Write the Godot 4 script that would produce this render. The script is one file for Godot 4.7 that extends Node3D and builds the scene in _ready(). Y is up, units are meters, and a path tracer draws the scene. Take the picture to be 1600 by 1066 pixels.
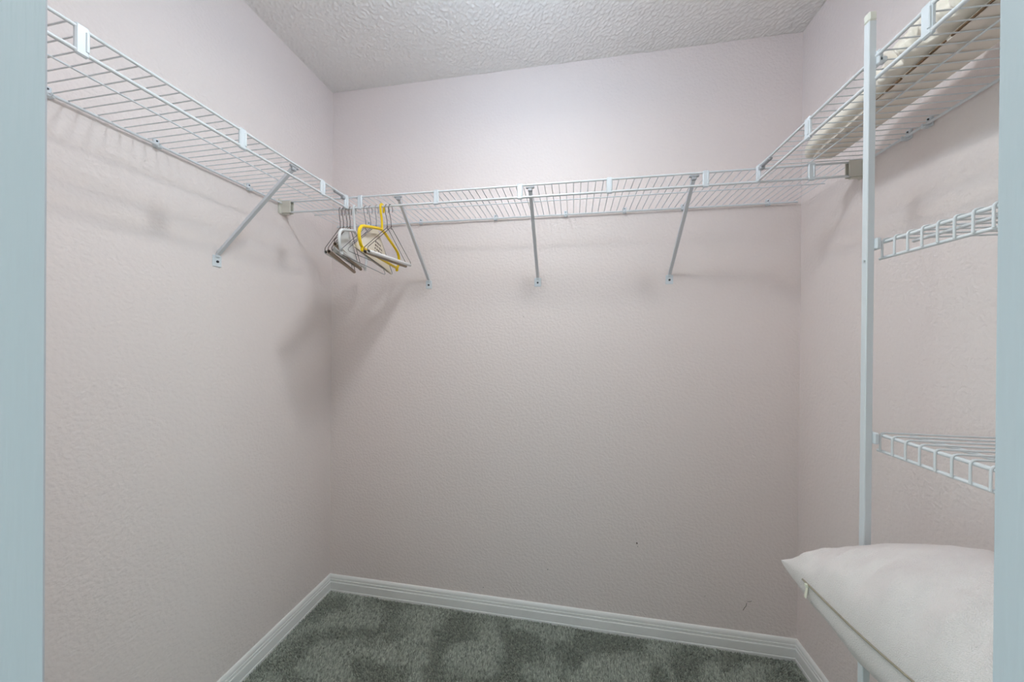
extends Node3D

const W := 2.034          # closet width, left wall x = 0, right wall x = W
const H := 2.44           # ceiling height
const ZF := 1.32          # inner face of the closet's front wall, back wall z = 0
const DECK := 1.787       # height of the upper wire shelves
const DX0 := 0.764        # doorway
const DX1 := 1.366
const DH := 2.06
# light: the closet lamp's face and rim, fill lights added at the bedroom's far and side windows
const FACE_COLOR := Color(1.000, 0.984, 0.934)
const RIM_COLOR := Color(0.813, 0.911, 1.000)
const FILL_COLOR := Color(0.847, 1.000, 1.000)
const E_FACE := 0.420
const E_RIM := 0.235
const E_FAR := 0.6
const E_SIDE := 3.500

# ------------------------------------------------------------------ mesh builder
class MB:
	var v := PackedVector3Array()
	var n := PackedVector3Array()
	var uv := PackedVector2Array()
	var ix := PackedInt32Array()

	func add(p: Vector3, nn: Vector3, t := Vector2.ZERO) -> int:
		v.append(p); n.append(nn); uv.append(t)
		return v.size() - 1

	func tri(a: int, b: int, c: int, out: Vector3) -> void:
		# Godot's front faces run clockwise seen from outside
		var g := (v[b] - v[a]).cross(v[c] - v[a])
		if g.dot(out) > 0.0:
			ix.append(a); ix.append(c); ix.append(b)
		else:
			ix.append(a); ix.append(b); ix.append(c)

	func face(pts: Array, out: Vector3, uvs := []) -> void:
		var g: Vector3 = (pts[1] - pts[0]).cross(pts[2] - pts[0])
		if g.length() < 1e-12 and pts.size() > 3:
			g = (pts[2] - pts[0]).cross(pts[3] - pts[0])
		if g.length() < 1e-12: return
		g = g.normalized()
		if g.dot(out) < 0.0: g = -g
		var ids := []
		for k in pts.size():
			ids.append(add(pts[k], g, uvs[k] if uvs.size() > k else Vector2.ZERO))
		for k in range(1, pts.size() - 1):
			tri(ids[0], ids[k], ids[k + 1], g)

	func box(c: Vector3, s: Vector3, ch := 0.0, b := Basis.IDENTITY) -> void:
		var h := s * 0.5
		ch = min(ch, min(h.x, min(h.y, h.z)) * 0.98)
		var P := func(sx, sy, sz, ax) -> Vector3:
			var q := Vector3(sx * (h.x - (0.0 if ax == 0 else ch)), sy * (h.y - (0.0 if ax == 1 else ch)), sz * (h.z - (0.0 if ax == 2 else ch)))
			return c + b * q
		for s1 in [-1, 1]:
			face([P.call(s1, -1, -1, 0), P.call(s1, 1, -1, 0), P.call(s1, 1, 1, 0), P.call(s1, -1, 1, 0)], b * Vector3(s1, 0, 0))
			face([P.call(-1, s1, -1, 1), P.call(1, s1, -1, 1), P.call(1, s1, 1, 1), P.call(-1, s1, 1, 1)], b * Vector3(0, s1, 0))
			face([P.call(-1, -1, s1, 2), P.call(1, -1, s1, 2), P.call(1, 1, s1, 2), P.call(-1, 1, s1, 2)], b * Vector3(0, 0, s1))
		if ch <= 0.0: return
		for s1 in [-1, 1]:
			for s2 in [-1, 1]:
				face([P.call(s1, s2, -1, 0), P.call(s1, s2, 1, 0), P.call(s1, s2, 1, 1), P.call(s1, s2, -1, 1)], b * Vector3(s1, s2, 0))
				face([P.call(s1, -1, s2, 0), P.call(s1, 1, s2, 0), P.call(s1, 1, s2, 2), P.call(s1, -1, s2, 2)], b * Vector3(s1, 0, s2))
				face([P.call(-1, s1, s2, 1), P.call(1, s1, s2, 1), P.call(1, s1, s2, 2), P.call(-1, s1, s2, 2)], b * Vector3(0, s1, s2))
				for s3 in [-1, 1]:
					face([P.call(s1, s2, s3, 0), P.call(s1, s2, s3, 1), P.call(s1, s2, s3, 2)], b * Vector3(s1, s2, s3))

	func tube(pts: Array, r: float, sides := 8, closed := false, caps := true) -> void:
		var m := pts.size()
		var t0: Vector3 = (pts[1] - pts[0]).normalized()
		var up := Vector3.UP if abs(t0.y) < 0.9 else Vector3.RIGHT
		var u := t0.cross(up).normalized()
		var first := v.size()
		var last_t := t0
		for k in m:
			var a: Vector3 = pts[(k - 1 + m) % m] if (closed or k > 0) else pts[k]
			var c: Vector3 = pts[(k + 1) % m] if (closed or k < m - 1) else pts[k]
			var t := (c - a).normalized()
			u = (u - t * u.dot(t)).normalized()
			var w := t.cross(u)
			last_t = t
			for j in sides:
				var an := TAU * j / sides
				var d := u * cos(an) + w * sin(an)
				add(pts[k] + d * r, d)
		var segs := m if closed else m - 1
		for k in segs:
			for j in sides:
				var a := first + k * sides + j
				var b := first + k * sides + (j + 1) % sides
				var c := first + ((k + 1) % m) * sides + j
				var d := first + ((k + 1) % m) * sides + (j + 1) % sides
				tri(a, b, d, n[a] + n[b]); tri(a, d, c, n[a] + n[b])
		if caps and not closed:
			for e in 2:
				var ring := []
				for j in sides: ring.append(v[first + (0 if e == 0 else (m - 1) * sides) + j])
				face(ring, -t0 if e == 0 else last_t)

	func sheath(a: Vector3, b: Vector3, ro: float, ri: float, sides := 16) -> void:
		# an open-ended tube with a wall
		var t := (b - a).normalized()
		var up := Vector3.UP if abs(t.y) < 0.9 else Vector3.RIGHT
		var u := t.cross(up).normalized()
		var w := t.cross(u)
		for pass_i in 2:
			var r := ro if pass_i == 0 else ri
			var sg := 1.0 if pass_i == 0 else -1.0
			var f := v.size()
			for j in sides:
				var d := u * cos(TAU * j / sides) + w * sin(TAU * j / sides)
				add(a + d * r, d * sg); add(b + d * r, d * sg)
			for j in sides:
				var k := (j + 1) % sides
				tri(f + 2 * j, f + 2 * k, f + 2 * k + 1, n[f + 2 * j]); tri(f + 2 * j, f + 2 * k + 1, f + 2 * j + 1, n[f + 2 * j])
		for e in 2:
			var o := a if e == 0 else b
			for j in sides:
				var d := u * cos(TAU * j / sides) + w * sin(TAU * j / sides)
				var d2 := u * cos(TAU * (j + 1) / sides) + w * sin(TAU * (j + 1) / sides)
				face([o + d * ri, o + d * ro, o + d2 * ro, o + d2 * ri], -t if e == 0 else t)

	func lathe(prof: Array, at: Vector3, sides := 24) -> void:
		# profile of (radius, height) turned about the vertical through at
		var f := v.size()
		var m := prof.size()
		for k in m:
			var a: Vector2 = prof[max(k - 1, 0)]
			var b: Vector2 = prof[min(k + 1, m - 1)]
			var tn := (b - a).normalized()
			var nn := Vector2(tn.y, -tn.x)
			for j in sides:
				var d := Vector3(cos(TAU * j / sides), 0, sin(TAU * j / sides))
				add(at + d * prof[k].x + Vector3.UP * prof[k].y, (d * nn.x + Vector3.UP * nn.y).normalized())
		for k in m - 1:
			for j in sides:
				var j2 := (j + 1) % sides
				var a := f + k * sides + j
				var b := f + k * sides + j2
				var c := f + (k + 1) * sides + j
				var d := f + (k + 1) * sides + j2
				tri(a, b, d, n[a] + n[d]); tri(a, d, c, n[a] + n[d])

	func cyl(a: Vector3, b: Vector3, r: float, sides := 12) -> void:
		tube([a, b], r, sides)

	func grid(P: Callable, nu: int, nv: int, out: Vector3, uvs := 1.0) -> void:
		# a smooth sheet: P(u, v) for u, v in 0..1
		var f := v.size()
		for i in nu + 1:
			for j in nv + 1:
				var a := float(i) / nu
				var b := float(j) / nv
				var e := 0.002
				var p: Vector3 = P.call(a, b)
				var du: Vector3 = P.call(min(a + e, 1.0), b) - P.call(max(a - e, 0.0), b)
				var dv: Vector3 = P.call(a, min(b + e, 1.0)) - P.call(a, max(b - e, 0.0))
				var g := du.cross(dv)
				g = g.normalized() if g.length() > 1e-14 else out
				if g.dot(out) < 0.0 and out != Vector3.ZERO: g = -g
				add(p, g, Vector2(a, b) * uvs)
		for i in nu:
			for j in nv:
				var a := f + i * (nv + 1) + j
				var q := n[a] + n[a + nv + 2]
				tri(a, a + nv + 1, a + nv + 2, q); tri(a, a + nv + 2, a + 1, q)

	func mesh() -> ArrayMesh:
		var arr := []
		arr.resize(Mesh.ARRAY_MAX)
		arr[Mesh.ARRAY_VERTEX] = v
		arr[Mesh.ARRAY_NORMAL] = n
		arr[Mesh.ARRAY_TEX_UV] = uv
		arr[Mesh.ARRAY_INDEX] = ix
		var m := ArrayMesh.new()
		m.add_surface_from_arrays(Mesh.PRIMITIVE_TRIANGLES, arr)
		return m

# ------------------------------------------------------------------ naming
var used := {}
func numbered(called: String) -> String:
	var k: int = used.get(called, 0)
	used[called] = k + 1
	return called if k == 0 else "%s_%03d" % [called, k]

func thing(called: String, label: String, category: String, at := Vector3.ZERO, turn := 0.0, group := "") -> Node3D:
	var o := Node3D.new()
	o.name = numbered(called)
	add_child(o)
	o.position = at; o.rotation.y = turn
	o.set_meta("label", label); o.set_meta("category", category)
	if group: o.set_meta("group", group)
	return o

func part(called: String, m: Mesh, mat: Material, parent: Node3D, at := Vector3.ZERO) -> MeshInstance3D:
	var o := MeshInstance3D.new()
	o.name = called
	o.mesh = m
	o.material_override = mat
	o.cast_shadow = GeometryInstance3D.SHADOW_CASTING_SETTING_ON
	parent.add_child(o, true)
	o.position = at
	return o

func struct(called: String, mb: MB, mat: Material, label: String, category: String) -> MeshInstance3D:
	var o := part(called, mb.mesh(), mat, self)
	o.set_meta("kind", "structure"); o.set_meta("label", label); o.set_meta("category", category)
	return o

# ------------------------------------------------------------------ materials
var M := {}
func plain(c: Color, rough := 0.5, metal := 0.0) -> StandardMaterial3D:
	var m := StandardMaterial3D.new()
	m.albedo_color = c; m.roughness = rough; m.metallic = metal
	return m

func noise_tex(freq: float, seed_i: int, as_normal: bool, bump := 8.0, size := 1024, kind := FastNoiseLite.TYPE_SIMPLEX_SMOOTH, octaves := 3, ramp: Gradient = null) -> NoiseTexture2D:
	var f := FastNoiseLite.new()
	f.noise_type = kind; f.frequency = freq; f.seed = seed_i
	f.fractal_octaves = octaves; f.fractal_gain = 0.5
	if kind == FastNoiseLite.TYPE_CELLULAR:
		f.cellular_return_type = FastNoiseLite.RETURN_DISTANCE
	var t := NoiseTexture2D.new()
	t.width = size; t.height = size; t.seamless = true; t.noise = f
	t.as_normal_map = as_normal; t.bump_strength = bump
	if ramp: t.color_ramp = ramp
	return t

func world_tri(m: StandardMaterial3D, metres: float) -> void:
	m.uv1_triplanar = true; m.uv1_world_triplanar = true
	m.uv1_scale = Vector3.ONE / metres
	m.uv1_triplanar_sharpness = 8.0

func make_materials() -> void:
	# painted plaster with an orange-peel roller texture
	var w := plain(Color8(244, 231, 227), 0.62)
	w.heightmap_enabled = true; w.heightmap_scale = 0.13
	w.heightmap_texture = noise_tex(0.05, 4, false, 8.0, 1024, FastNoiseLite.TYPE_SIMPLEX_SMOOTH, 3)
	world_tri(w, 0.8)
	M.wall = w
	var c := plain(Color8(246, 240, 236), 0.7)
	M.ceiling = c
	M.board = plain(Color8(250, 248, 246), 0.32)
	var j := plain(Color8(192, 193, 199), 0.45)
	j.heightmap_enabled = true; j.heightmap_scale = 0.02
	j.heightmap_texture = noise_tex(0.03, 21, false, 8.0, 512)
	j.uv1_triplanar = true; j.uv1_world_triplanar = true
	j.uv1_scale = Vector3(12.0, 0.8, 12.0)
	M.jamb = j
	M.wire = plain(Color8(232, 233, 235), 0.35)
	M.plastic = plain(Color8(226, 230, 234), 0.35)
	M.endcap = plain(Color8(222, 216, 204), 0.45)
	M.bracket = plain(Color8(226, 226, 230), 0.38)
	M.clamp = plain(Color8(176, 177, 181), 0.4)
	M.screw = plain(Color8(70, 70, 76), 0.35, 0.6)
	M.pole = plain(Color8(224, 228, 231), 0.32)
	M.polecap = plain(Color8(232, 230, 218), 0.4)
	M.yellow = plain(Color8(255, 214, 8), 0.35)
	M.white_plastic = plain(Color8(232, 232, 232), 0.35)
	M.dark_wire = plain(Color8(92, 78, 70), 0.4, 0.3)
	M.grey_wire = plain(Color8(140, 138, 140), 0.35, 0.4)
	M.card = plain(Color8(240, 236, 234), 0.8)
	M.tan_card = plain(Color8(176, 156, 138), 0.85)
	M.tube_inside = plain(Color8(112, 84, 70), 0.9)
	var cl := plain(Color8(230, 220, 217), 0.9)
	cl.heightmap_enabled = true; cl.heightmap_scale = 0.09
	cl.heightmap_texture = noise_tex(0.16, 31, false, 8.0, 1024, FastNoiseLite.TYPE_SIMPLEX, 2)
	world_tri(cl, 0.35)
	M.pillow = cl
	M.zip = plain(Color8(158, 146, 128), 0.7)
	M.zip_pull = plain(Color8(236, 232, 214), 0.4)
	var cv := plain(Color8(242, 232, 218), 0.85)
	M.cover = cv
	M.plank = plain(Color8(248, 236, 224), 0.8)
	M.paper = plain(Color8(246, 244, 241), 0.8)
	M.scuff = plain(Color8(120, 104, 98), 0.9)
	M.porcelain = plain(Color8(240, 240, 236), 0.25)
	# paper cape of a laundry hanger with faded print
	var im := Image.create(128, 128, false, Image.FORMAT_RGB8)
	im.fill(Color8(238, 228, 214))
	var rng := RandomNumberGenerator.new()
	rng.seed = 5
	for r in 4:
		var x := 54
		while x < 100:
			var ww := rng.randi_range(4, 9)
			im.fill_rect(Rect2i(x, 50 + r * 13, ww, 7), Color8(108, 92, 82))
			x += ww + rng.randi_range(2, 4)
	var pp := plain(Color.WHITE, 0.85)
	pp.albedo_texture = ImageTexture.create_from_image(im)
	M.printed = pp
	# carpet
	var f := plain(Color8(150, 154, 144), 1.0)
	M.carpet = f
	var t := plain(Color.WHITE, 1.0)
	t.vertex_color_use_as_albedo = true
	M.tuft = t

# ------------------------------------------------------------------ the scene
func _ready() -> void:
	# camera
	var cam := Camera3D.new()
	cam.name = "camera"
	add_child(cam)
	var b := Basis(Vector3.UP, 0.1756959) * Basis(Vector3.RIGHT, -0.0024753) * Basis(Vector3.BACK, 0.0078969)
	cam.transform = Transform3D(b, Vector3(1.16894, 1.23536, 1.52069))
	cam.keep_aspect = Camera3D.KEEP_HEIGHT
	cam.fov = 89.0426
	cam.near = 0.01
	cam.current = true
	# environment: only reaches the rooms through the added bedroom windows
	var we := WorldEnvironment.new()
	we.name = "environment"
	var env := Environment.new()
	env.background_mode = Environment.BG_SKY
	var sky := Sky.new()
	var psm := ProceduralSkyMaterial.new()
	psm.sky_top_color = Color(0.45, 0.62, 0.85); psm.sky_horizon_color = Color(0.8, 0.86, 0.92)
	psm.ground_bottom_color = Color(0.35, 0.36, 0.34); psm.ground_horizon_color = Color(0.7, 0.72, 0.72)
	sky.sky_material = psm
	env.sky = sky
	env.tonemap_mode = Environment.TONE_MAPPER_LINEAR
	env.tonemap_exposure = 1.04
	env.sdfgi_enabled = true; env.ssao_enabled = true; env.ssil_enabled = true
	we.environment = env
	add_child(we)
	make_materials()
	lights()
	shell()
	shelves()
	braces()
	hangers()
	ironing_board()
	pillow()
	carpet_pile()

func lights() -> void:
	# reflector bulb with a frosted face in a porcelain holder in the middle of the closet ceiling
	var L := Vector3(1.000, 2.240, 0.765)
	var t := thing("ceiling_light", "round frosted reflector bulb in a white porcelain holder on the closet ceiling", "lamp", Vector3(L.x, H, L.z))
	var mb := MB.new()
	mb.lathe([Vector2(0.0, 0.0), Vector2(0.055, 0.0), Vector2(0.057, -0.012), Vector2(0.045, -0.03), Vector2(0.026, -0.04), Vector2(0.022, -0.085), Vector2(0.0, -0.085)], Vector3.ZERO)
	part("lamp_holder", mb.mesh(), M.porcelain, t)
	mb = MB.new()
	mb.lathe([Vector2(0.0, -0.075), Vector2(0.014, -0.076), Vector2(0.017, -0.10), Vector2(0.030, -0.115), Vector2(0.056, -0.145), Vector2(0.062, -0.158)], Vector3.ZERO)
	part("reflector", mb.mesh(), M.porcelain, t)
	mb = MB.new()
	mb.lathe([Vector2(0.062, -0.158), Vector2(0.059, -0.166), Vector2(0.04, -0.1715), Vector2(0.0, -0.173)], Vector3.ZERO)
	var glow := plain(Color(1, 1, 1), 0.3)
	glow.emission_enabled = true; glow.emission = Color(0.95, 0.98, 1.0); glow.emission_energy_multiplier = 2.0
	part("frosted_face", mb.mesh(), glow, t)
	var a := AreaLight3D.new()
	a.name = "face_light"
	t.add_child(a)
	a.area_size = Vector2(0.11, 0.11)
	a.position = Vector3(0, -0.174, 0); a.rotation.x = -PI / 2
	a.light_color = FACE_COLOR; a.light_energy = E_FACE
	a.area_range = 8.0; a.shadow_enabled = true
	var o := OmniLight3D.new()
	o.name = "rim_light"
	t.add_child(o)
	o.position = Vector3(0, -0.226, 0)
	o.light_color = RIM_COLOR; o.light_energy = E_RIM
	o.light_size = 0.055; o.omni_range = 8.0; o.omni_attenuation = 2.0; o.shadow_enabled = true
	# fill lights added at unseen bedroom windows behind and beside the camera
	for q in [[Vector3(1.065, 1.45, 4.42), 0.0, E_FAR], [Vector3(-1.12, 1.45, 2.75), -PI / 2, E_SIDE], [Vector3(3.12, 1.45, 2.75), PI / 2, E_SIDE]]:
		var s := AreaLight3D.new()
		s.name = numbered("added_window_fill")
		add_child(s)
		s.area_size = Vector2(1.6, 1.3)
		s.position = q[0]; s.rotation.y = q[1]
		s.light_color = FILL_COLOR; s.light_energy = q[2]
		s.area_range = 12.0; s.shadow_enabled = true

func wall_box(mb: MB, a: Vector3, c: Vector3) -> void:
	mb.box((a + c) * 0.5, (c - a).abs())

func shell() -> void:
	var T := 0.1
	var ZO := ZF + 0.115
	var m := MB.new(); wall_box(m, Vector3(-T, -0.1, -T), Vector3(W + T, H + 0.1, 0))
	var wb := struct("wall_back", m, M.wall, "long pale pink plaster wall at the back behind the hangers", "wall")
	m = MB.new(); wall_box(m, Vector3(-T, -0.1, 0), Vector3(0, H + 0.1, ZO))
	struct("wall_left", m, M.wall, "pale pink plaster side wall carrying the long shelf without a pole", "wall")
	m = MB.new(); wall_box(m, Vector3(W, -0.1, 0), Vector3(W + T, H + 0.1, ZO))
	struct("wall_right", m, M.wall, "pale plaster side wall behind the white pole and small wire shelves", "wall")
	m = MB.new()
	wall_box(m, Vector3(-T, -0.1, ZF), Vector3(DX0 - 0.018, H + 0.1, ZO))
	wall_box(m, Vector3(DX1 + 0.018, -0.1, ZF), Vector3(W + T, H + 0.1, ZO))
	wall_box(m, Vector3(DX0 - 0.018, DH + 0.018, ZF), Vector3(DX1 + 0.018, H + 0.1, ZO))
	struct("wall_front", m, M.wall, "plaster wall round the closet doorway", "wall")
	m = MB.new(); wall_box(m, Vector3(0, H, 0), Vector3(W, H + 0.1, ZF))
	struct("ceiling", m, M.ceiling, "white closet ceiling with rough knockdown plaster texture", "ceiling")
	part("knockdown_plaster", plaster(), M.ceiling, get_node("ceiling"))
	m = MB.new(); wall_box(m, Vector3(0, -0.1, 0), Vector3(W, 0.0, ZF))
	var fl := struct("floor", m, M.carpet, "grey-green plush carpet floor with brushed pile marks", "floor")
	fl.set_meta("category", "carpet")
	# door lining
	m = MB.new(); m.box(Vector3(DX0 - 0.009, DH * 0.5, (ZF + ZO) * 0.5), Vector3(0.018, DH, ZO - ZF + 0.006), 0.002)
	struct("trim_1", m, M.jamb, "pale blue-green painted door jamb at the left edge of the view", "door jamb")
	m = MB.new(); m.box(Vector3(DX1 + 0.009, DH * 0.5, (ZF + ZO) * 0.5), Vector3(0.018, DH, ZO - ZF + 0.006), 0.002)
	struct("trim_2", m, M.jamb, "pale blue-green painted door jamb at the right edge beside the pillow", "door jamb")
	m = MB.new(); m.box(Vector3((DX0 + DX1) * 0.5, DH + 0.009, (ZF + ZO) * 0.5), Vector3(DX1 - DX0 + 0.036, 0.018, ZO - ZF + 0.006), 0.002)
	struct("trim_3", m, M.jamb, "painted head board across the top of the doorway", "door jamb")
	# skirting boards: a stepped profile, mitred in the corners
	var pr := [Vector2(0.0, 0.0), Vector2(0.0135, 0.0), Vector2(0.0135, 0.0125), Vector2(0.0125, 0.0145), Vector2(0.0108, 0.0150), Vector2(0.0108, 0.0165), Vector2(0.0122, 0.0185), Vector2(0.0122, 0.0480),
		Vector2(0.0112, 0.0500), Vector2(0.0085, 0.0510), Vector2(0.0085, 0.0530), Vector2(0.0105, 0.0550), Vector2(0.0100, 0.0620), Vector2(0.0075, 0.0630), Vector2(0.0075, 0.0650), Vector2(0.0088, 0.0665), Vector2(0.0078, 0.0740), Vector2(0.0055, 0.0790), Vector2(0.0025, 0.0820), Vector2(0.0, 0.0825)]
	struct("baseboard_back", skirting(pr, Vector3(0, 0, 0), Vector3(W, 0, 0), Vector3(0, 0, 1), 1, 1), M.board, "white stepped baseboard along the back wall", "baseboard")
	struct("baseboard_left", skirting(pr, Vector3(0, 0, 0), Vector3(0, 0, ZF), Vector3(1, 0, 0), 1, 1), M.board, "white stepped baseboard along the left wall", "baseboard")
	struct("baseboard_right", skirting(pr, Vector3(W, 0, 0), Vector3(W, 0, ZF), Vector3(-1, 0, 0), 1, 1), M.board, "white stepped baseboard along the right wall, partly under the pillow", "baseboard")
	# small scuffs on the back wall
	for q in [[1.437, 0.389, 0.0035], [1.066, 0.233, 0.002], [0.776, 0.116, 0.002], [1.44, 0.376, 0.0015], [1.702, 0.204, 0.0015], [0.95, 1.34, 0.0015]]:
		var sm := MB.new()
		sm.box(Vector3(q[0], q[1], 0.0), Vector3(q[2] * 1.6, q[2] * 2.0, 0.0016), 0.0006, Basis(Vector3.BACK, q[0] * 9.0))
		part("scuff_mark", sm.mesh(), M.scuff, wb)
	var sq := MB.new()
	sq.tube([Vector3(1.842, 0.166, 0.0005), Vector3(1.848, 0.178, 0.0005), Vector3(1.853, 0.184, 0.0005), Vector3(1.855, 0.196, 0.0005)], 0.0009, 5)
	sq.tube([Vector3(1.858, 0.203, 0.0005), Vector3(1.868, 0.204, 0.0005), Vector3(1.873, 0.208, 0.0005)], 0.0007, 5)
	part("scuff_mark", sq.mesh(), M.scuff, wb)
	# the bedroom behind the camera, with unseen windows added to bring fill light in
	var Z0 := ZO
	var Z1 := 4.5
	var X0 := -1.2
	var X1 := 3.2
	m = MB.new(); wall_box(m, Vector3(X0, -0.1, Z0), Vector3(X1, 0.0, Z1))
	struct("floor_bedroom", m, M.carpet, "grey-green carpet of the bedroom outside the doorway", "carpet")
	m = MB.new(); wall_box(m, Vector3(X0, H, Z0), Vector3(X1, H + 0.1, Z1))
	struct("ceiling_bedroom", m, M.ceiling, "white ceiling of the bedroom outside the doorway", "ceiling")
	m = MB.new(); window_wall(m, X0 - T, X0, Z0 - T, Z1 + T)
	struct("wall_bedroom_left", m, M.wall, "plain bedroom side wall on the left outside the doorway", "wall")
	m = MB.new(); window_wall(m, X1, X1 + T, Z0 - T, Z1 + T)
	struct("wall_bedroom_right", m, M.wall, "plain bedroom side wall on the right outside the doorway", "wall")
	m = MB.new()
	wall_box(m, Vector3(X0, -0.1, Z0 - T), Vector3(-T, H + 0.1, Z0))
	wall_box(m, Vector3(W + T, -0.1, Z0 - T), Vector3(X1, H + 0.1, Z0))
	struct("wall_bedroom_front", m, M.wall, "bedroom wall on both sides of the closet", "wall")
	m = MB.new()
	wall_box(m, Vector3(X0, -0.1, Z1), Vector3(0.265, H + 0.1, Z1 + T))
	wall_box(m, Vector3(1.865, -0.1, Z1), Vector3(X1, H + 0.1, Z1 + T))
	wall_box(m, Vector3(0.265, -0.1, Z1), Vector3(1.865, 0.8, Z1 + T))
	wall_box(m, Vector3(0.265, 2.1, Z1), Vector3(1.865, H + 0.1, Z1 + T))
	struct("wall_bedroom_far", m, M.wall, "bedroom wall with an added daylight opening opposite the closet", "wall")
	m = MB.new()
	for x in [0.285, 1.065, 1.845]: m.box(Vector3(x, 1.45, Z1 + 0.05), Vector3(0.04, 1.3, 0.05), 0.003)
	for y in [0.82, 2.08]: m.box(Vector3(1.065, y, Z1 + 0.05), Vector3(1.6, 0.04, 0.049), 0.003)
	struct("added_window_1", m, M.board, "white framed opening added unseen opposite the closet doorway for fill light", "added_window")
	for k in 2:
		m = MB.new()
		var x := X0 - 0.05 if k == 0 else X1 + 0.05
		for z in [1.97, 2.75, 3.53]: m.box(Vector3(x, 1.45, z), Vector3(0.05, 1.3, 0.04), 0.003)
		for y in [0.82, 2.08]: m.box(Vector3(x, y, 2.75), Vector3(0.049, 0.04, 1.6), 0.003)
		struct("added_window_%d" % (k + 2), m, M.board, "white framed opening added unseen for fill light in the bedroom's %s wall" % ["left", "right"][k], "added_window")

func plaster() -> ArrayMesh:
	# blobs of plaster knocked flat, as relief on the ceiling
	var f := FastNoiseLite.new()
	f.seed = 9; f.frequency = 62.0; f.fractal_octaves = 2; f.fractal_gain = 0.45
	f.noise_type = FastNoiseLite.TYPE_SIMPLEX_SMOOTH
	var g := FastNoiseLite.new()
	g.seed = 4; g.frequency = 150.0; g.fractal_octaves = 1
	var st := 0.0038
	var nx := int(W / st)
	var nz := int(1.0 / st)
	var h := PackedFloat32Array()
	h.resize((nx + 1) * (nz + 1))
	for i in nx + 1:
		for j in nz + 1:
			var x := W * i / nx
			var z := 1.0 * j / nz
			h[i * (nz + 1) + j] = 0.0010 + 0.0024 * smoothstep(-0.08, 0.42, f.get_noise_2d(x, z)) + 0.0007 * g.get_noise_2d(x, z)
	var mb := MB.new()
	for i in nx + 1:
		for j in nz + 1:
			var k := i * (nz + 1) + j
			var dx := (h[min(i + 1, nx) * (nz + 1) + j] - h[max(i - 1, 0) * (nz + 1) + j]) / (2.0 * W / nx)
			var dz := (h[i * (nz + 1) + min(j + 1, nz)] - h[i * (nz + 1) + max(j - 1, 0)]) / (2.0 / nz)
			mb.add(Vector3(W * i / nx, H - h[k], 1.0 * j / nz), Vector3(-dx, -1.0, -dz).normalized())
	for i in nx:
		for j in nz:
			var a := i * (nz + 1) + j
			var b := a + nz + 1
			mb.ix.append_array(PackedInt32Array([a, b + 1, b, a, a + 1, b + 1]))
	return mb.mesh()

func window_wall(m: MB, xa: float, xb: float, za: float, zb: float) -> void:  # side wall pierced by an added opening for fill light
	wall_box(m, Vector3(xa, -0.1, za), Vector3(xb, H + 0.1, 1.95))
	wall_box(m, Vector3(xa, -0.1, 3.55), Vector3(xb, H + 0.1, zb))
	wall_box(m, Vector3(xa, -0.1, 1.95), Vector3(xb, 0.8, 3.55))
	wall_box(m, Vector3(xa, 2.1, 1.95), Vector3(xb, H + 0.1, 3.55))

func skirting(pr: Array, a: Vector3, c: Vector3, out: Vector3, m0: float, m1: float) -> MB:
	var mb := MB.new()
	var dir := (c - a).normalized()
	for k in pr.size() - 1:
		var p: Vector2 = pr[k]
		var q: Vector2 = pr[k + 1]
		var f := func(r: Vector2, e: int) -> Vector3:
			return (a + dir * r.x * m0 if e == 0 else c - dir * r.x * m1) + out * r.x + Vector3.UP * r.y
		var nn := out * (q.y - p.y) - Vector3.UP * (q.x - p.x)
		mb.face([f.call(p, 0), f.call(q, 0), f.call(q, 1), f.call(p, 1)], nn)
	return mb

# ------------------------------------------------------------------ wire shelves
const D := 0.296
func wall_clip(t: Node3D, x: float, y: float) -> void:
	# a plastic C-clip nailed to the wall that holds the rear rod
	var m := MB.new()
	m.box(Vector3(x, y + 0.006, 0.003), Vector3(0.015, 0.026, 0.006), 0.0015)
	m.box(Vector3(x, y - 0.0055, 0.011), Vector3(0.013, 0.004, 0.014), 0.0012)
	m.tube([Vector3(x, y - 0.006, 0.014), Vector3(x, y - 0.003, 0.0185), Vector3(x, y + 0.002, 0.019)], 0.0022, 6)
	var c := part("wall_clip", m.mesh(), M.plastic, t)
	var s := MB.new()
	s.cyl(Vector3(x, y + 0.0125, 0.005), Vector3(x, y + 0.0125, 0.0076), 0.0022, 8)
	part("screw", s.mesh(), M.screw, c)

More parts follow.
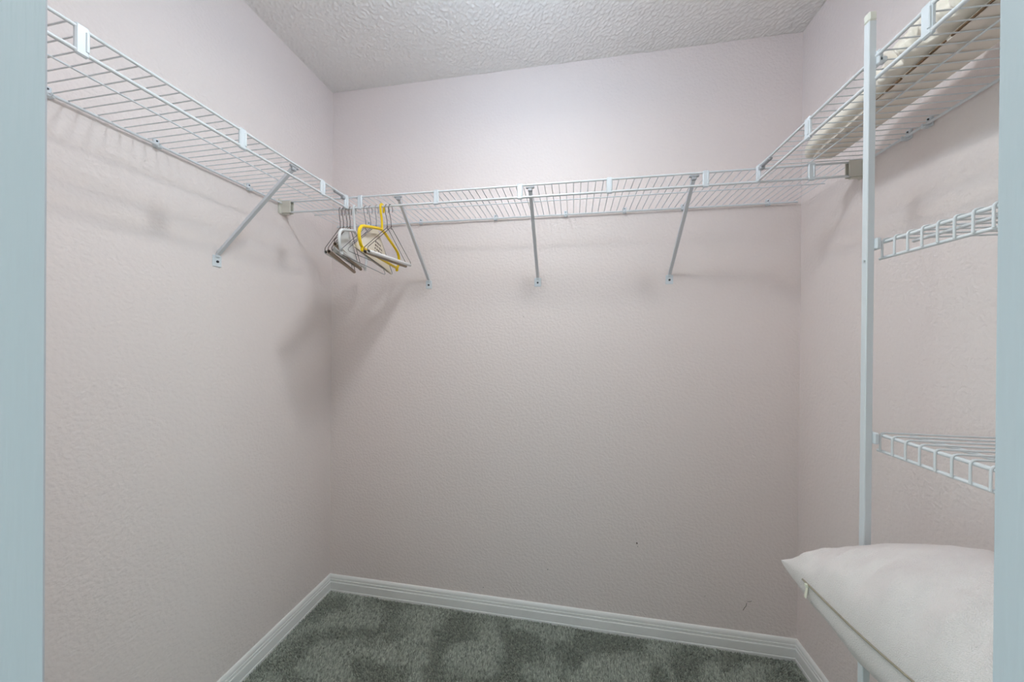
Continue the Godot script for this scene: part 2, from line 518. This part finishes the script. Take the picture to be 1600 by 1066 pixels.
func upper_shelf(label: String, at: Vector3, turn: float, x0: float, x1: float, deck0: float, deck1: float, tabs: Array, clips: Array) -> Node3D:
	var t := thing("wire_shelf", label, "shelf", at, turn, "white wire shelves")
	var base := 0.042
	var rod := func(y: float, z: float, r: float, a: float, e: float) -> Mesh:
		var m := MB.new(); m.tube([Vector3(a, y, z), Vector3(e, y, z)], r, 10); return m.mesh()
	part("front_rod", rod.call(base, D, 0.0034, x0, x1), M.wire, t)
	part("hang_bar", rod.call(0.0, D, 0.0038, x0, x1), M.wire, t)
	part("middle_rod", rod.call(base - 0.0075, 0.165, 0.002, deck0 + 0.004, deck1 - 0.004), M.wire, t)
	part("rear_rod", rod.call(base - 0.010, 0.012, 0.0034, deck0, deck1), M.wire, t)
	var w := MB.new()
	w.tube([Vector3(0, base - 0.011, 0.0075), Vector3(0, base - 0.0065, 0.0085), Vector3(0, base - 0.0052, 0.012), Vector3(0, base - 0.0035, 0.165), Vector3(0, base - 0.0005, D)], 0.0014, 6)
	var wm := w.mesh()
	var n := int(floor((deck1 - deck0 - 0.012) / 0.0254))
	var off: float = deck0 + (deck1 - deck0 - n * 0.0254) * 0.5
	for k in n + 1:
		part("deck_wire", wm, M.wire, t, Vector3(off + k * 0.0254, 0, 0))
	var tb := MB.new()
	tb.box(Vector3(0, base * 0.5, D), Vector3(0.019, base + 0.013, 0.0085), 0.0025)
	tb.box(Vector3(0.006, base * 0.5, D + 0.0045), Vector3(0.005, base - 0.006, 0.003), 0.001)
	var tm := tb.mesh()
	for x in tabs: part("bar_hanger_tab", tm, M.plastic, t, Vector3(x, 0, 0))
	for x in clips: wall_clip(t, x, base - 0.010)
	return t

func low_shelf(label: String, y: float) -> void:
	var t := thing("wire_shelf", label, "shelf", Vector3(W, y, 0), -PI / 2, "white wire shelves")
	var d := W - 1.752
	var x0 := 0.7345
	var x1 := 1.30
	var lip := 0.036
	var rod := func(yy: float, z: float, r: float, a: float, e: float) -> Mesh:
		var m := MB.new(); m.tube([Vector3(a, yy, z), Vector3(e, yy, z)], r, 10); return m.mesh()
	part("front_rod", rod.call(-0.0055, d - 0.0052, 0.0033, x0, x1), M.wire, t)
	part("lip_rod", rod.call(-lip, d - 0.0045, 0.0030, x0 - 0.006, x1), M.wire, t)
	part("middle_rod", rod.call(-0.0048, 0.226, 0.0030, x0 - 0.002, x1 - 0.004), M.wire, t)
	part("rear_rod", rod.call(-0.0055, 0.012, 0.0033, x0, x1), M.wire, t)
	var w := MB.new()
	w.tube([Vector3(0, -0.004, 0.0075), Vector3(0, 0.0, 0.010), Vector3(0, 0, d - 0.0075), Vector3(0, -0.0008, d - 0.0035), Vector3(0, -0.003, d - 0.0009), Vector3(0, -0.007, d), Vector3(0, -lip, d)], 0.0018, 6)
	var wm := w.mesh()
	for k in 22:
		part("deck_wire", wm, M.wire, t, Vector3(0.739 + k * 0.0257, 0, 0))
	for x in [0.80, 1.2]: wall_clip(t, x, -0.0055)

func shelves() -> void:
	# back shelf runs wall to wall; the side shelves butt against its front rod
	var yb := DECK - 0.042
	var clipsb := [0.20, 0.465, 0.821, 1.131, 1.375, 1.604, 1.915]
	var t := upper_shelf("long white wire shelf across the back wall with the clothes hangers on its bar", Vector3(0, yb, 0), 0.0, 0.03, W - 0.03, 0.035, W - 0.02, [0.347, 0.66, 0.976, 1.285, 1.589, 1.892], clipsb)
	for s in [0, 1]:
		var m := MB.new()
		var x := 0.0 if s == 0 else W
		var sg := 1.0 if s == 0 else -1.0
		m.box(Vector3(x + sg * 0.003, 0.021, D + 0.002), Vector3(0.006, 0.058, 0.040), 0.0015)
		m.box(Vector3(x + sg * 0.024, 0.021, D + 0.0085), Vector3(0.044, 0.052, 0.004), 0.0012)
		m.box(Vector3(x + sg * 0.024, 0.021, D - 0.0075), Vector3(0.044, 0.052, 0.004), 0.0012)
		m.box(Vector3(x + sg * 0.020, -0.0065, D), Vector3(0.036, 0.004, 0.014), 0.0012)
		part("end_bracket", m.mesh(), M.endcap, t)
	var l := upper_shelf("white wire shelf along the left wall, cut off by the left door jamb", Vector3(0, yb, 0), PI / 2, -1.312, -0.3025, -1.30, -0.312, [-1.215, -1.043, -0.736, -0.437, -0.309], [-0.938, -0.731, -0.448, -1.2])
	var r := upper_shelf("white wire shelf on the right wall carrying the long cream padded board", Vector3(W, yb, 0), -PI / 2, 0.3025, 1.312, 0.312, 1.30, [0.309, 0.544, 0.84, 1.14], [0.442, 0.496, 0.95, 1.2])
	# grey joining sleeves under the front rods at the two corners
	for q in [[l, -1.0], [r, 1.0]]:
		var m := MB.new()
		var sg: float = q[1]
		m.box(Vector3(sg * 0.345, 0.0375, D - 0.003), Vector3(0.055, 0.007, 0.012), 0.002)
		m.box(Vector3(sg * 0.322, 0.033, D - 0.003), Vector3(0.014, 0.012, 0.014), 0.002)
		part("corner_sleeve", m.mesh(), M.clamp, q[0])
	low_shelf("small white wire shelf with front lip seen from below, upper one clipped to the pole", 1.436)
	low_shelf("small white wire shelf with front lip seen from above, next above the cream pillow", 1.0625)
	low_shelf("small white wire shelf under the cream pillow", 0.690)
	# pole
	var px := 1.7240
	var pz := 0.730
	var s := 0.0128
	var p := thing("support_pole", "tall square white metal pole standing on the carpet before the right wall", "pole", Vector3(px + s * 0.5, 0, pz + s * 0.5))
	var m := MB.new()
	m.box(Vector3(0, 0.928, 0), Vector3(s, 1.856, s), 0.0012)
	part("shaft", m.mesh(), M.pole, p)
	m = MB.new()
	m.box(Vector3(0, 1.8655, 0), Vector3(s + 0.0012, 0.018, s + 0.0012), 0.0025)
	part("end_cap", m.mesh(), M.polecap, p)
	for y in [DECK, 1.430, 1.0565, 0.684]:
		m = MB.new()
		var big: bool = y == DECK
		m.box(Vector3(0.0105, y - 0.004, 0.003), Vector3(0.009, 0.028 if big else 0.022, 0.016), 0.002)
		if big:
			m.box(Vector3(0.0150, y - 0.0095, 0.004), Vector3(0.016, 0.012, 0.014), 0.003)
		part("shelf_clip", m.mesh(), M.plastic, p)
	m = MB.new()
	m.cyl(Vector3(-s * 0.5, 1.395, 0.001), Vector3(-s * 0.5 - 0.003, 1.395, 0.001), 0.0025, 8)
	part("plug", m.mesh(), M.plastic, p)

func braces() -> void:
	var list := [
		[Vector3(0.505, 0, 0), 0.0, "grey metal diagonal brace of the back shelf, the one right beside the hangers"],
		[Vector3(1.012, 0, 0), 0.0, "grey metal diagonal brace of the back shelf, the middle one, hanging nearly vertical in view"],
		[Vector3(1.555, 0, 0), 0.0, "grey metal diagonal brace of the back shelf, the one nearest the right wall"],
		[Vector3(0, 0, 0.558), PI / 2, "grey metal diagonal brace under the left wall's wire shelf"]]
	for q in list:
		var t := thing("shelf_brace", q[2], "brace", q[0] + Vector3(0, 1.49, 0), q[1], "diagonal shelf braces")
		var a := Vector3(0, 0.020, 0.0065)
		var e := Vector3(0, 0.2835, D - 0.004)
		var dir := (e - a).normalized()
		var bs := Basis(Vector3.RIGHT, dir, Vector3.RIGHT.cross(dir))
		var m := MB.new()
		m.box((a + e) * 0.5, Vector3(0.0125, (e - a).length(), 0.003), 0.001, bs)
		for s in [-1, 1]:
			m.box((a + e) * 0.5 + bs * Vector3(s * 0.0053, 0, -0.004), Vector3(0.0022, (e - a).length() - 0.012, 0.008), 0.0008, bs)
		part("strut", m.mesh(), M.bracket, t)
		m = MB.new()
		m.box(Vector3(0, 0.0, 0.0015), Vector3(0.029, 0.037, 0.003), 0.001)
		m.box(Vector3(0, 0.019, 0.005), Vector3(0.0125, 0.014, 0.006), 0.0015)
		var fp := part("foot_plate", m.mesh(), M.plastic, t)
		m = MB.new()
		m.cyl(Vector3(0, -0.002, 0.002), Vector3(0, -0.002, 0.0055), 0.0042, 10)
		part("screw", m.mesh(), M.screw, fp)
		m = MB.new()
		m.box(Vector3(0, 0.2895, D - 0.004), Vector3(0.030, 0.006, 0.009), 0.0015)
		m.box(Vector3(0, 0.283, D - 0.006), Vector3(0.016, 0.012, 0.010), 0.002)
		part("hook_clamp", m.mesh(), M.clamp, t)

# ------------------------------------------------------------------ hangers
const BAR_Y := 1.745
func hook_pts(rw: float, flip := -1.0, neck := 0.088) -> Array:
	var R := 0.0165
	var c := 0.0038 + rw - R
	var pts := [Vector3(0, -neck, 0), Vector3(0, -neck + 0.024, 0), Vector3(flip * 0.004, -0.046, 0), Vector3(flip * 0.012, -0.030, 0)]
	for k in 12:
		var a := -0.15 + (PI + 0.75) * k / 11.0
		pts.append(Vector3(flip * R * cos(a), c + R * sin(a), 0))
	return pts

func place(t: Node3D, x: float, ang: float, tilt := 0.0) -> void:
	# ang 0: the hanger's plane square to the bar; positive swings the far end to the right
	t.position = Vector3(x, BAR_Y, D)
	t.rotation = Vector3(0, PI / 2 - deg_to_rad(ang), deg_to_rad(tilt))

func tube_hanger(called: String, label: String, mat: Material, x: float, ang: float, tilt := 0.0) -> void:
	var t := thing(called, label, "hanger", Vector3.ZERO, 0.0, "clothes hangers on the back bar")
	place(t, x, ang, tilt)
	var m := MB.new()
	m.tube(hook_pts(0.0042), 0.0042, 10)
	part("hook", m.mesh(), mat, t)
	var half := [Vector2(0.0, -0.090), Vector2(0.03, -0.094), Vector2(0.10, -0.112), Vector2(0.155, -0.126), Vector2(0.174, -0.133), Vector2(0.186, -0.145), Vector2(0.191, -0.161), Vector2(0.187, -0.180), Vector2(0.177, -0.195), Vector2(0.164, -0.203)]
	m = MB.new()
	var pts := []
	for q in half: pts.append(Vector3(q.x, q.y, 0))
	for k in range(half.size() - 1, 0, -1): pts.append(Vector3(-half[k].x, half[k].y, 0))
	m.tube(pts, 0.0054, 10, true)
	part("frame", m.mesh(), mat, t)
	m = MB.new()
	for s in [-1, 1]: m.box(Vector3(s * 0.166, -0.206, 0), Vector3(0.010, 0.020, 0.0115), 0.003)
	part("notch_tab", m.mesh(), mat, t)

func wire_hanger(label: String, wire_mat: Material, x: float, ang: float, kind: String, tilt := 0.0, tube_mat: Material = null, drop := 0.2, neck := 0.080) -> void:
	var called := "wire_hanger"
	var t := thing(called, label, "hanger", Vector3.ZERO, 0.0, "clothes hangers on the back bar")
	place(t, x, ang, tilt)
	var rw := 0.0012
	var m := MB.new()
	m.tube(hook_pts(rw, -1.0, neck), rw, 6)
	for k in 4: m.tube([Vector3(0.0022 * cos(k * 1.9), -neck + 0.006 - k * 0.004, 0.0022 * sin(k * 1.9)), Vector3(-0.0022 * cos(k * 1.9), -neck + 0.004 - k * 0.004, -0.0022 * sin(k * 1.9))], rw, 5)
	part("hook", m.mesh(), wire_mat, t)
	m = MB.new()
	var hw := 0.19
	var b := -drop
	if kind == "tube":
		for s in [-1, 1]:
			m.tube([Vector3(0, -neck - 0.002, 0), Vector3(s * 0.012, -neck - 0.006, 0), Vector3(s * (hw - 0.004), b + 0.014, 0), Vector3(s * hw, b + 0.006, 0), Vector3(s * (hw - 0.002), b, 0), Vector3(s * (hw - 0.022), b - 0.001, 0)], rw, 6)
	else:
		m.tube([Vector3(0, -neck - 0.002, 0), Vector3(0.012, -neck - 0.006, 0), Vector3(hw - 0.004, b + 0.010, 0), Vector3(hw, b + 0.004, 0), Vector3(hw - 0.006, b, 0), Vector3(-hw + 0.006, b, 0), Vector3(-hw, b + 0.004, 0), Vector3(-hw + 0.004, b + 0.010, 0), Vector3(-0.012, -neck - 0.006, 0)], rw, 6, true)
	part("frame", m.mesh(), wire_mat, t)
	if kind == "tube":
		m = MB.new()
		m.sheath(Vector3(-hw + 0.008, b, 0), Vector3(hw - 0.008, b, 0), 0.0065, 0.0052, 14)
		part("cardboard_tube", m.mesh(), tube_mat, t)
	if kind == "cape":
		# a folded paper shield over the shoulders
		m = MB.new()
		for s in [-1, 1]:
			var P := func(u: float, q: float) -> Vector3:
				var y := lerpf(-neck - 0.005, b - 0.004, q)
				var half := lerpf(0.012, hw - 0.006, q)
				return Vector3((u * 2.0 - 1.0) * half, y + 0.001, s * (0.0017 + 0.005 * sin(PI * u) * q))
			m.grid(P, 10, 8, Vector3(0, 0, s))
		part("paper_cape", m.mesh(), tube_mat, t)

func hangers() -> void:
	wire_hanger("dark wire hanger with a pale tube, leftmost on the bar at the corner", M.dark_wire, 0.262, -22, "tube", 2.0, M.card, 0.205, 0.072)
	wire_hanger("dark wire hanger with a tan cardboard tube, second from the left corner", M.dark_wire, 0.2765, -22, "tube", 0.0, M.tan_card, 0.212, 0.072)
	wire_hanger("wire hanger with white paper cape among the corner bunch of hangers", M.dark_wire, 0.2915, -21, "cape", 2.0, M.paper, 0.20, 0.072)
	wire_hanger("dark wire hanger with tan tube just left of the white plastic hanger", M.dark_wire, 0.306, -21, "tube", -2.0, M.tan_card, 0.196, 0.072)
	tube_hanger("plastic_hanger", "white plastic hanger with a thick white hook left of the yellow hanger", M.white_plastic, 0.324, -20, 2.0)
	wire_hanger("thin grey wire hanger with bare frame right of the white plastic hanger", M.grey_wire, 0.372, -8, "bare", 0.0, null, 0.225)
	wire_hanger("thin grey wire hanger with bare frame just left of the printed paper hanger", M.grey_wire, 0.392, -10, "bare", 3.0, null, 0.205)
	wire_hanger("grey wire hanger with cream printed paper cape behind the yellow hanger", M.grey_wire, 0.419, -10, "cape", -4.0, M.printed, 0.215)
	tube_hanger("plastic_hanger", "bright yellow plastic hanger hanging near the corner", M.yellow, 0.441, -9)
	wire_hanger("wire hanger with a brownish tube, second from the right end of the bunch", M.dark_wire, 0.460, -6, "tube", 4.5, M.tan_card, 0.203)
	wire_hanger("wire hanger with white cardboard tube crossing in front of the yellow hanger, rightmost", M.dark_wire, 0.476, -5, "tube", 5.0, M.card, 0.200)

# ------------------------------------------------------------------ board on the right shelf
func ironing_board() -> void:
	var y0 := DECK - 0.0015
	var t := thing("padded_board", "long cream fabric-covered board with wrinkled edge lying on the right wall's upper shelf", "padded board", Vector3(1.87, y0, 0.32))
	var fn := FastNoiseLite.new()
	fn.seed = 3; fn.frequency = 22.0; fn.fractal_octaves = 2
	var left := func(z: float) -> float:
		var e := clampf((z - 0.323) / 0.10, 0.0, 1.0)
		return lerpf(1.862, 1.832, sqrt(e)) - 0.045 * clampf((z - 0.42) / 0.8, 0.0, 1.0)
	var right := func(z: float) -> float:
		var e := clampf((z - 0.323) / 0.06, 0.0, 1.0)
		return lerpf(1.925, 1.934, sqrt(e))
	var P := func(u: float, q: float) -> Vector3:
		var z := 0.323 + 0.95 * q
		var l: float = left.call(z)
		var r: float = right.call(z)
		var near := smoothstep(0.58, 0.70, z)
		var bulge := 0.010 * near
		var hh := lerpf(0.040, 0.058, near) * sqrt(clampf((z - 0.318) / 0.02, 0.1, 1.0)) * sqrt(clampf((1.28 - z) / 0.05, 0.02, 1.0))
		var a := TAU * u
		var cx := (l + r) * 0.5 - bulge * 0.5
		var hx := (r - l) * 0.5 + bulge * 0.5
		var cxs := cos(a)
		var sn := sin(a)
		var x := cx + hx * signf(cxs) * pow(absf(cxs), 0.55)
		var tall := 1.0 + 3.1 * smoothstep(0.34, 0.46, z) * smoothstep(-0.75, 0.55, cxs)
		var y := hh * 0.5 + hh * 0.5 * signf(sn) * pow(absf(sn), 0.6) * (tall if sn > 0.0 else 1.0)
		var wr := near * 0.0085 * fn.get_noise_3d(x * 0.5, y * 1.0, z * 1.6) * smoothstep(0.25, -0.9, cxs) * 1.6
		return Vector3(x - wr * 1.6 - 1.87, y + 0.0075 + wr * 0.5, z - 0.32)
	var m := MB.new()
	m.grid(P, 56, 180, Vector3.ZERO)
	# fix the sheet's normals to point away from its own axis
	for k in m.v.size():
		var c := Vector3(0.0, 0.03, m.v[k].z)
		if m.n[k].dot(m.v[k] - c) < 0.0: m.n[k] = -m.n[k]
	for e in [0.0, 1.0]:
		var ring := []
		for k in 56: ring.append(P.call(k / 56.0, e))
		m.face(ring, Vector3(0, 0, -1 if e == 0.0 else 1))
	part("fabric_cover", m.mesh(), M.cover, t)
	m = MB.new()
	var zs := [0.333, 0.36, 0.40, 0.50, 0.62, 0.75, 0.9, 1.05, 1.26]
	for k in zs.size() - 1:
		var q0: float = zs[k]
		var q1: float = zs[k + 1]
		var c := [Vector3(left.call(q0) + 0.022, 0, q0), Vector3(right.call(q0) - 0.006, 0, q0), Vector3(right.call(q1) - 0.006, 0, q1), Vector3(left.call(q1) + 0.022, 0, q1)]
		for s in c.size(): c[s] -= Vector3(1.87, -0.0006, 0.32)
		m.face(c, Vector3.DOWN)
		m.face([c[0], c[3], c[3] + Vector3.UP * 0.009, c[0] + Vector3.UP * 0.009], Vector3.LEFT)
		m.face([c[1], c[2], c[2] + Vector3.UP * 0.009, c[1] + Vector3.UP * 0.009], Vector3.RIGHT)
	part("underside_panel", m.mesh(), M.plank, t)
	# uneven brown strip along the gathered cover's edge, painting shade into the seam gap
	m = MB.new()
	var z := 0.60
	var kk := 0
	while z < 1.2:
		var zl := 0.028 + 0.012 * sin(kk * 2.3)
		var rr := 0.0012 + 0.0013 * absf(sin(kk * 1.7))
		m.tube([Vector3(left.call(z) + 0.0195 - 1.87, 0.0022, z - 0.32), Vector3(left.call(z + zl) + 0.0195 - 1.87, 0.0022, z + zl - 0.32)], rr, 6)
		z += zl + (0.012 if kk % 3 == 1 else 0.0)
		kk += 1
	part("seam_shade", m.mesh(), plain(Color8(128, 100, 74), 0.9), t)

# ------------------------------------------------------------------ pillow
func pillow() -> void:
	var c := Vector3(1.812, 0.693, 0.985)
	var t := thing("pillow", "plump cream pillow with a zipped edge hanging over the lowest wire shelf", "pillow", c, 0.0)
	var fn := FastNoiseLite.new()
	fn.seed = 12; fn.frequency = 3.2; fn.fractal_octaves = 3
	var rot := Basis(Vector3.UP, deg_to_rad(6.0))
	var HX := 0.226
	var HZ := 0.232
	# seam point at (u, q) in -1..1 and the thickness above and below
	var seam := func(u: float, q: float) -> Vector3:
		var x := u * HX * (1.0 - 0.075 * (1.0 - q * q))
		var z := q * HZ * (1.0 - 0.085 * (1.0 - u * u))
		var over := maxf(0.0, -u - 0.15)
		return Vector3(x, 0.110 - 0.012 * over * (1.0 + q) + 0.006 * (-u) * (1.0 - q) + 0.004 * sin(q * 5.5 + 0.6) * maxf(0.0, -u) - 0.014 * maxf(0.0, u), z)
	var surf := func(u: float, q: float, s: float) -> Vector3:
		var b: Vector3 = seam.call(u, q)
		var k := pow(maxf(1.0 - u * u, 0.0), 0.55) * pow(maxf(1.0 - q * q, 0.0), 0.55)
		if s < 0.0 and u < 0.0: k = pow(maxf(1.0 - u * u, 0.0), 0.30) * pow(maxf(1.0 - q * q, 0.0), 0.42)
		var h := (0.137 * (1.0 - 0.36 * u) if s > 0.0 else 0.112) * k
		var edge := smoothstep(0.25, 0.95, -u) * (1.0 - smoothstep(0.93, 1.0, maxf(absf(u), absf(q))))
		var wr := 0.016 * fn.get_noise_2d(u * 0.35 + q * 0.6, q * 1.15 - u * 0.2) * edge
		wr += -0.015 * exp(-pow((q - 0.10 + (u + 0.8) * 0.5) / 0.07, 2.0)) * edge
		wr += -0.014 * exp(-pow((q - 0.52 + (u + 0.8) * 0.7) / 0.08, 2.0)) * edge
		wr += 0.003 * fn.get_noise_2d(u * 1.3 + 7.0, q * 1.3)  * k
		if s < 0.0:
			h -= wr * 0.5
			return Vector3(b.x, maxf(b.y - h, 0.0 if u > -0.25 else -0.03), b.z)
		return Vector3(b.x, b.y + h + wr, b.z)
	var m := MB.new()
	for s in [1.0, -1.0]:
		var P := func(a: float, e: float) -> Vector3:
			# finer steps near the rim
			var u := sin((a * 2.0 - 1.0) * PI * 0.5)
			var q := sin((e * 2.0 - 1.0) * PI * 0.5)
			return rot * surf.call(u, q, s)
		m.grid(P, 80, 80, Vector3(0, s, 0))
	part("cover", m.mesh(), M.pillow, t)
	# welt with the zip along the edge that faces the room
	m = MB.new()
	var pts := []
	for k in 41:
		var q := -0.80 + 1.7 * k / 40.0
		pts.append(rot * (seam.call(-1.0, q) + Vector3(-0.001, 0.0, 0.0)))
	m.tube(pts, 0.0016, 8)
	part("zip", m.mesh(), M.zip, t)
	m = MB.new()
	var zp: Vector3 = rot * (seam.call(-1.0, -0.76) + Vector3(-0.0015, -0.003, 0.0))
	m.box(zp, Vector3(0.005, 0.008, 0.008), 0.002)
	m.box(zp + Vector3(-0.002, -0.012, 0.002), Vector3(0.002, 0.018, 0.005), 0.0008, Basis(Vector3.BACK, -0.15))
	part("zip_pull", m.mesh(), M.zip_pull, t)

# ------------------------------------------------------------------ carpet pile
func carpet_pile() -> void:
	var m := MB.new()
	var r := 0.0021
	var hh := 0.0085
	for k in 4:
		var a0 := TAU * k / 4.0
		var a1 := TAU * (k + 1) / 4.0
		var p0 := Vector3(cos(a0) * r, 0, sin(a0) * r)
		var p1 := Vector3(cos(a1) * r, 0, sin(a1) * r)
		m.face([p0, p1, p1 * 0.75 + Vector3.UP * hh, p0 * 0.75 + Vector3.UP * hh], p0 + p1)
		m.face([p0 * 0.75 + Vector3.UP * hh, p1 * 0.75 + Vector3.UP * hh, Vector3(0, hh * 1.2, 0)], Vector3.UP)
	var mm := MultiMesh.new()
	mm.transform_format = MultiMesh.TRANSFORM_3D
	mm.use_colors = true
	mm.mesh = m.mesh()
	var step := 0.0044
	var nx := int((W - 0.028) / step)
	var nz := int(0.66 / step)
	mm.instance_count = nx * nz
	var rng := RandomNumberGenerator.new()
	rng.seed = 77
	var lean := FastNoiseLite.new()
	lean.seed = 8; lean.frequency = 4.6; lean.fractal_octaves = 3
	lean.domain_warp_enabled = true; lean.domain_warp_amplitude = 0.12; lean.domain_warp_frequency = 4.0
	var tone := FastNoiseLite.new()
	tone.seed = 19; tone.frequency = 60.0; tone.fractal_octaves = 2
	var base := Color8(176, 180, 169).srgb_to_linear()
	var i := 0
	for a in nx:
		for b in nz:
			var x := 0.0145 + (a + rng.randf()) * step
			var z := 0.0145 + (b + rng.randf()) * step
			var v := lean.get_noise_2d(x, z)
			var s := smoothstep(-0.22, 0.26, v)
			var pitch := lerpf(-0.62, 0.45, s) + rng.randf_range(-0.25, 0.25)
			var bs := Basis(Vector3.RIGHT, pitch) * Basis(Vector3.BACK, rng.randf_range(-0.35, 0.35)) * Basis(Vector3.UP, rng.randf() * TAU)
			mm.set_instance_transform(i, Transform3D(bs.scaled(Vector3.ONE * rng.randf_range(0.85, 1.15)), Vector3(x, 0.0, z)))
			var k := 1.0 + 0.45 * tone.get_noise_2d(x, z) + rng.randf_range(-0.3, 0.3)
			mm.set_instance_color(i, Color(base.r * k, base.g * k, base.b * k))
			i += 1
	var o := MultiMeshInstance3D.new()
	o.name = "carpet_pile"
	o.multimesh = mm
	o.material_override = M.tuft
	o.set_meta("kind", "stuff")
	get_node("floor").add_child(o)
